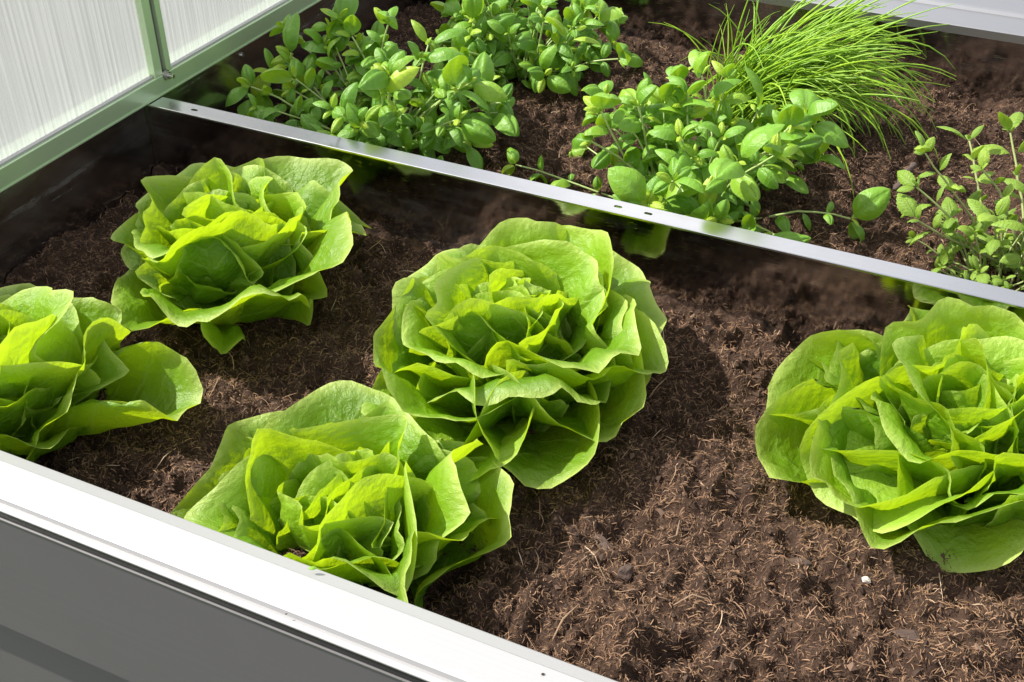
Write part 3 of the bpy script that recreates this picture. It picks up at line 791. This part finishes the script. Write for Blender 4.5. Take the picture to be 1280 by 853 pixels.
R0 = np.random.RandomState(5)
herb('basil_plant', -0.655, 1.075, 'bushy basil spilling over the left end of the metal divider', 'basil', 'basil plants in the back half of the bed',
     bush(R0, 46, 0.138, 60, [(150, 60, 0.18, 0.5), (200, 72, 0.19, 0.9), (235, 78, 0.17, 0.9), (-10, 85, 0.2, 0.3), (-35, 88, 0.22, 0.2), (170, 80, 0.2, 0.7)]), 31, BASIL, BASIL_Y, M_BSTEM, 0.031, 0.0017, 5)
herb('basil_plant', -0.585, 1.355, 'dense basil at the top edge, farthest back behind the other basil', 'basil', 'basil plants in the back half of the bed',
     bush(R0, 46, 0.120, 52), 32, BASIL, BASIL_Y, M_BSTEM, 0.028, 0.0016, 5)
herb('basil_plant', -0.262, 1.085, 'basil in front of the chives, just behind the two slots of the divider', 'basil', 'basil plants in the back half of the bed',
     bush(R0, 46, 0.138, 52, [(185, 84, 0.20, 0.35), (160, 75, 0.17, 0.5), (0, 66, 0.15, 0.8), (215, 80, 0.16, 0.5)]), 33, BASIL, BASIL_Y, M_BSTEM, 0.031, 0.0017, 5)

# mint: pale leggy stems with toothed leaves, low young shoots at the foot
mint_st = [(130, 20, 0.12, 0.1), (210, 30, 0.10, 0.1), (285, 35, 0.13, 0.2), (340, 18, 0.15, 0.1), (75, 8, 0.13, 0.1), (185, 45, 0.15, 0.1), (35, 25, 0.14, 0.1), (300, 50, 0.12, 0.3), (170, 35, 0.15, 0.1), (150, 30, 0.13, 0.1), (100, 12, 0.15, 0.0), (60, 22, 0.15, 0.05), (20, 30, 0.16, 0.1), (200, 52, 0.13, 0.0), (0, 45, 0.15, 0.2), (320, 30, 0.14, 0.1), (90, 28, 0.14, 0.1), (45, 30, 0.15, 0.1), (250, 25, 0.12, 0.1)]
herb('mint_plant', 0.090, 1.110, 'leggy mint with pale stems and toothed leaves at the right edge', 'mint', None, mint_st, 41, MINT, None, M_MSTEM, 0.026, 0.0016, 5)
low = bush(np.random.RandomState(9), 48, 0.060, 66)
herb('mint_shoots', 0.072, 1.078, 'low yellow-green young mint shoots at the foot of the tall mint', 'mint', None, low, 42, MINT, None, M_MSTEM, 0.015, 0.0012, 2)

# chives
def chive_mesh(seed, ln, bend, kink=False):
    R = np.random.RandomState(seed); n = 12
    pts = [np.array([0, 0, 0.0])]; ang = rad(78); 
    for k in range(n):
        ang -= bend / n * (0.35 + 1.5 * k / n)
        if kink and k == int(n * 0.6): ang -= rad(35)
        pts.append(pts[-1] + np.array([math.cos(ang), R.normal(0, 0.035), math.sin(ang)]) * ln / n)
    r = np.concatenate([np.full(9, 1.0), np.linspace(0.95, 0.25, 4)]) * 0.00115
    v_, f_ = tube_arrays(pts, r, 5)
    return new_mesh('blade', v_, f_, M_CHIVE)
CH = [chive_mesh(200 + i, 0.20 + 0.012 * (i % 8), rad([40, 60, 75, 95, 50, 66, 35, 105][i % 8]), kink=(i % 7 == 3)) for i in range(24)]
ch = thing('chives', (-0.285, 1.335, float(soil_z(-0.285, 1.335))), 'clump of long thin chives leaning right towards the back rail', 'chives')
Rc = np.random.RandomState(77)
joined = []
for i in range(560):
    if i < 235 or i > 300: az = Rc.normal(6, 21)
    elif i < 264: az = Rc.normal(-38, 22)
    else: az = Rc.uniform(0, 360)
    px, py = Rc.normal(0, 0.020), Rc.normal(0, 0.016)
    sc = Rc.uniform(0.68, 1.08); me = CH[Rc.randint(24)]
    if 264 <= i <= 300: sc *= 0.72
    Mx = Matrix.Translation((px, py, -0.003)) @ Matrix.Rotation(rad(az), 4, 'Z') @ Matrix.Rotation(rad(Rc.normal(20 if (i < 264 or i > 300) else -15, 9)), 4, 'Y') @ Matrix.Scale(sc, 4)
    if i < 300: link('blade', me, ch, Mx)
    else: joined.append((me, Mx))
join_meshes('blade_mass', joined, M_CHIVE, ch)

# ------------------------------------------------------------------ small things on the soil
def lump(name, x, y, size, mat, label, cat, seed, dz=0.4, group=None):
    R = np.random.RandomState(seed)
    import bmesh as B
    bm = B.new(); B.ops.create_icosphere(bm, subdivisions=2, radius=1.0)
    rot = R.uniform(0, 3)
    for v in bm.verts:
        s_ = 1 + 0.25 * math.sin(3 * v.co.x + seed) + R.uniform(-0.20, 0.16)
        v.co *= s_
        v.co.x *= size[0]; v.co.y *= size[1]; v.co.z *= size[2]
    me = bpy.data.meshes.new(name); bm.to_mesh(me); bm.free(); me.materials.append(mat)
    o = link(name, me); o.location = (x, y, float(soil_z(x, y)) + size[2] * dz + 0.0012); o.rotation_euler = (R.normal(0, .2), R.normal(0, .2), rot)
    return tag(o, label, cat, group)
def at(px, py, z=SOIL):
    d = Fv * 1400.26 + Rv * (px - 640) - Uv * (py - 426.5)
    t_ = (z - H) / d.z
    return d.x * t_, d.y * t_
x, y = at(1078, 741); lump('pebble', x, y, (0.0034, 0.0028, 0.0022), M_STONE, 'tiny white pebble on the open soil below the right lettuce', 'pebble', 1)
x, y = at(1012, 722); 
for k, (px, py, s_, lb) in enumerate([(752, 671, (0.014, 0.006, 0.003), 'flat bark chip right of the front lettuce'), (985, 716, (0.015, 0.006, 0.003), 'dark bark chip on open soil left of the white pebble'),
                                      (1125, 800, (0.012, 0.007, 0.004), 'grey bark chip on the soil below the white pebble'), (782, 722, (0.007, 0.006, 0.005), 'dark round lump in the hollow right of the front lettuce'),
                                      (657, 156, (0.010, 0.006, 0.004), 'dark bark chip on the soil between the two left basils and the middle one')]):
    x, y = at(px, py); lump('bark_chip', x, y, s_, M_BARK, lb, 'bark chip', 10 + k, group='bark chips on the soil')
# short dark twig behind the divider, left of the mint
x0, y0 = at(1118, 238, SOIL + 0.01); x1, y1 = at(1141, 210, SOIL + 0.02)
Rt_ = np.random.RandomState(4); tt = np.linspace(0, 1, 12)
tw_p = np.stack([x0 + (x1 - x0) * tt + 0.0010 * np.sin(tt * 9), y0 + (y1 - y0) * tt, SOIL + 0.010 + 0.016 * tt ** 0.7], 1)
v_, f_ = tube_arrays(tw_p, 0.0040 * (1 + 0.22 * Rt_.randn(12)) * np.r_[0.5, np.ones(10), 0.6], 9)
v_ += Rt_.randn(*v_.shape) * 0.0004
tag(link('twig', new_mesh('twig', v_, f_, M_TWIG)), 'short thick dark twig on the soil left of the mint', 'twig')
# pale root pieces that stand out
for k, (pa, pb, pc, lb) in enumerate([((691, 807), (703, 790), (722, 770), 'long pale root piece on the dark soil near the front rail'),
                                     ((832, 688), (845, 675), (848, 663), 'short pale root piece right of the front lettuce'),
                                     ((840, 770), (862, 765), (880, 768), 'pale root piece on the bright soil right of the small clump')]):
    P = []
    for q, (px, py) in enumerate((pa, pb, pc)):
        x, y = at(px, py); P.append((x, y, float(soil_z(x, y)) + 0.003 + 0.003 * (q == 1)))
    P = np.array(P); P = np.array([P[0], P[0]*.45+P[1]*.55 , P[1], P[1]*.5+P[2]*.5, P[2]])
    v_, f_ = tube_arrays(P, [0.0006, 0.0009, 0.0009, 0.0008, 0.0004], 6)
    tag(link('root_piece', new_mesh('root_piece', v_, f_, M_STRAW)), lb, 'root')
# bits lying on the front rail
def scrap(px, py, s_, mat, label, cat, nm, zz=0.0034):
    x, y = at(px, py, zz)
    me = herb_leaf_mesh(300 + int(px), mat, width=0.6, nu=5, nv=5, name=nm)
    o = link(nm, me, None, leaf_matrix((x, y, zz), (0.8, 0.5, 0.05), (0, 0, 1), s_)); return tag(o, label, cat)
scrap(385, 711, 0.006, M_BASIL, 'tiny green leaf scrap lying on the white front rail', 'leaf scrap', 'leaf_scrap')
scrap(676, 843, 0.0025, M_BARK, 'tiny dark speck of peat on the front rail near its lower end', 'peat speck', 'peat_speck', 0.003)
scrap(356, 768, 0.0018, M_BARK, 'smallest dark speck on the outer groove of the front rail', 'peat speck', 'peat_speck', 0.003)
# seedling between the basils
x, y = at(708, 150)
herb('seedling', x, y, 'tiny two-leaved seedling on the soil left of the middle basil', 'seedling', None, [(0, 20, 0.012, 0)], 61, BASIL, None, M_BSTEM, 0.010, 0.0006, 0)
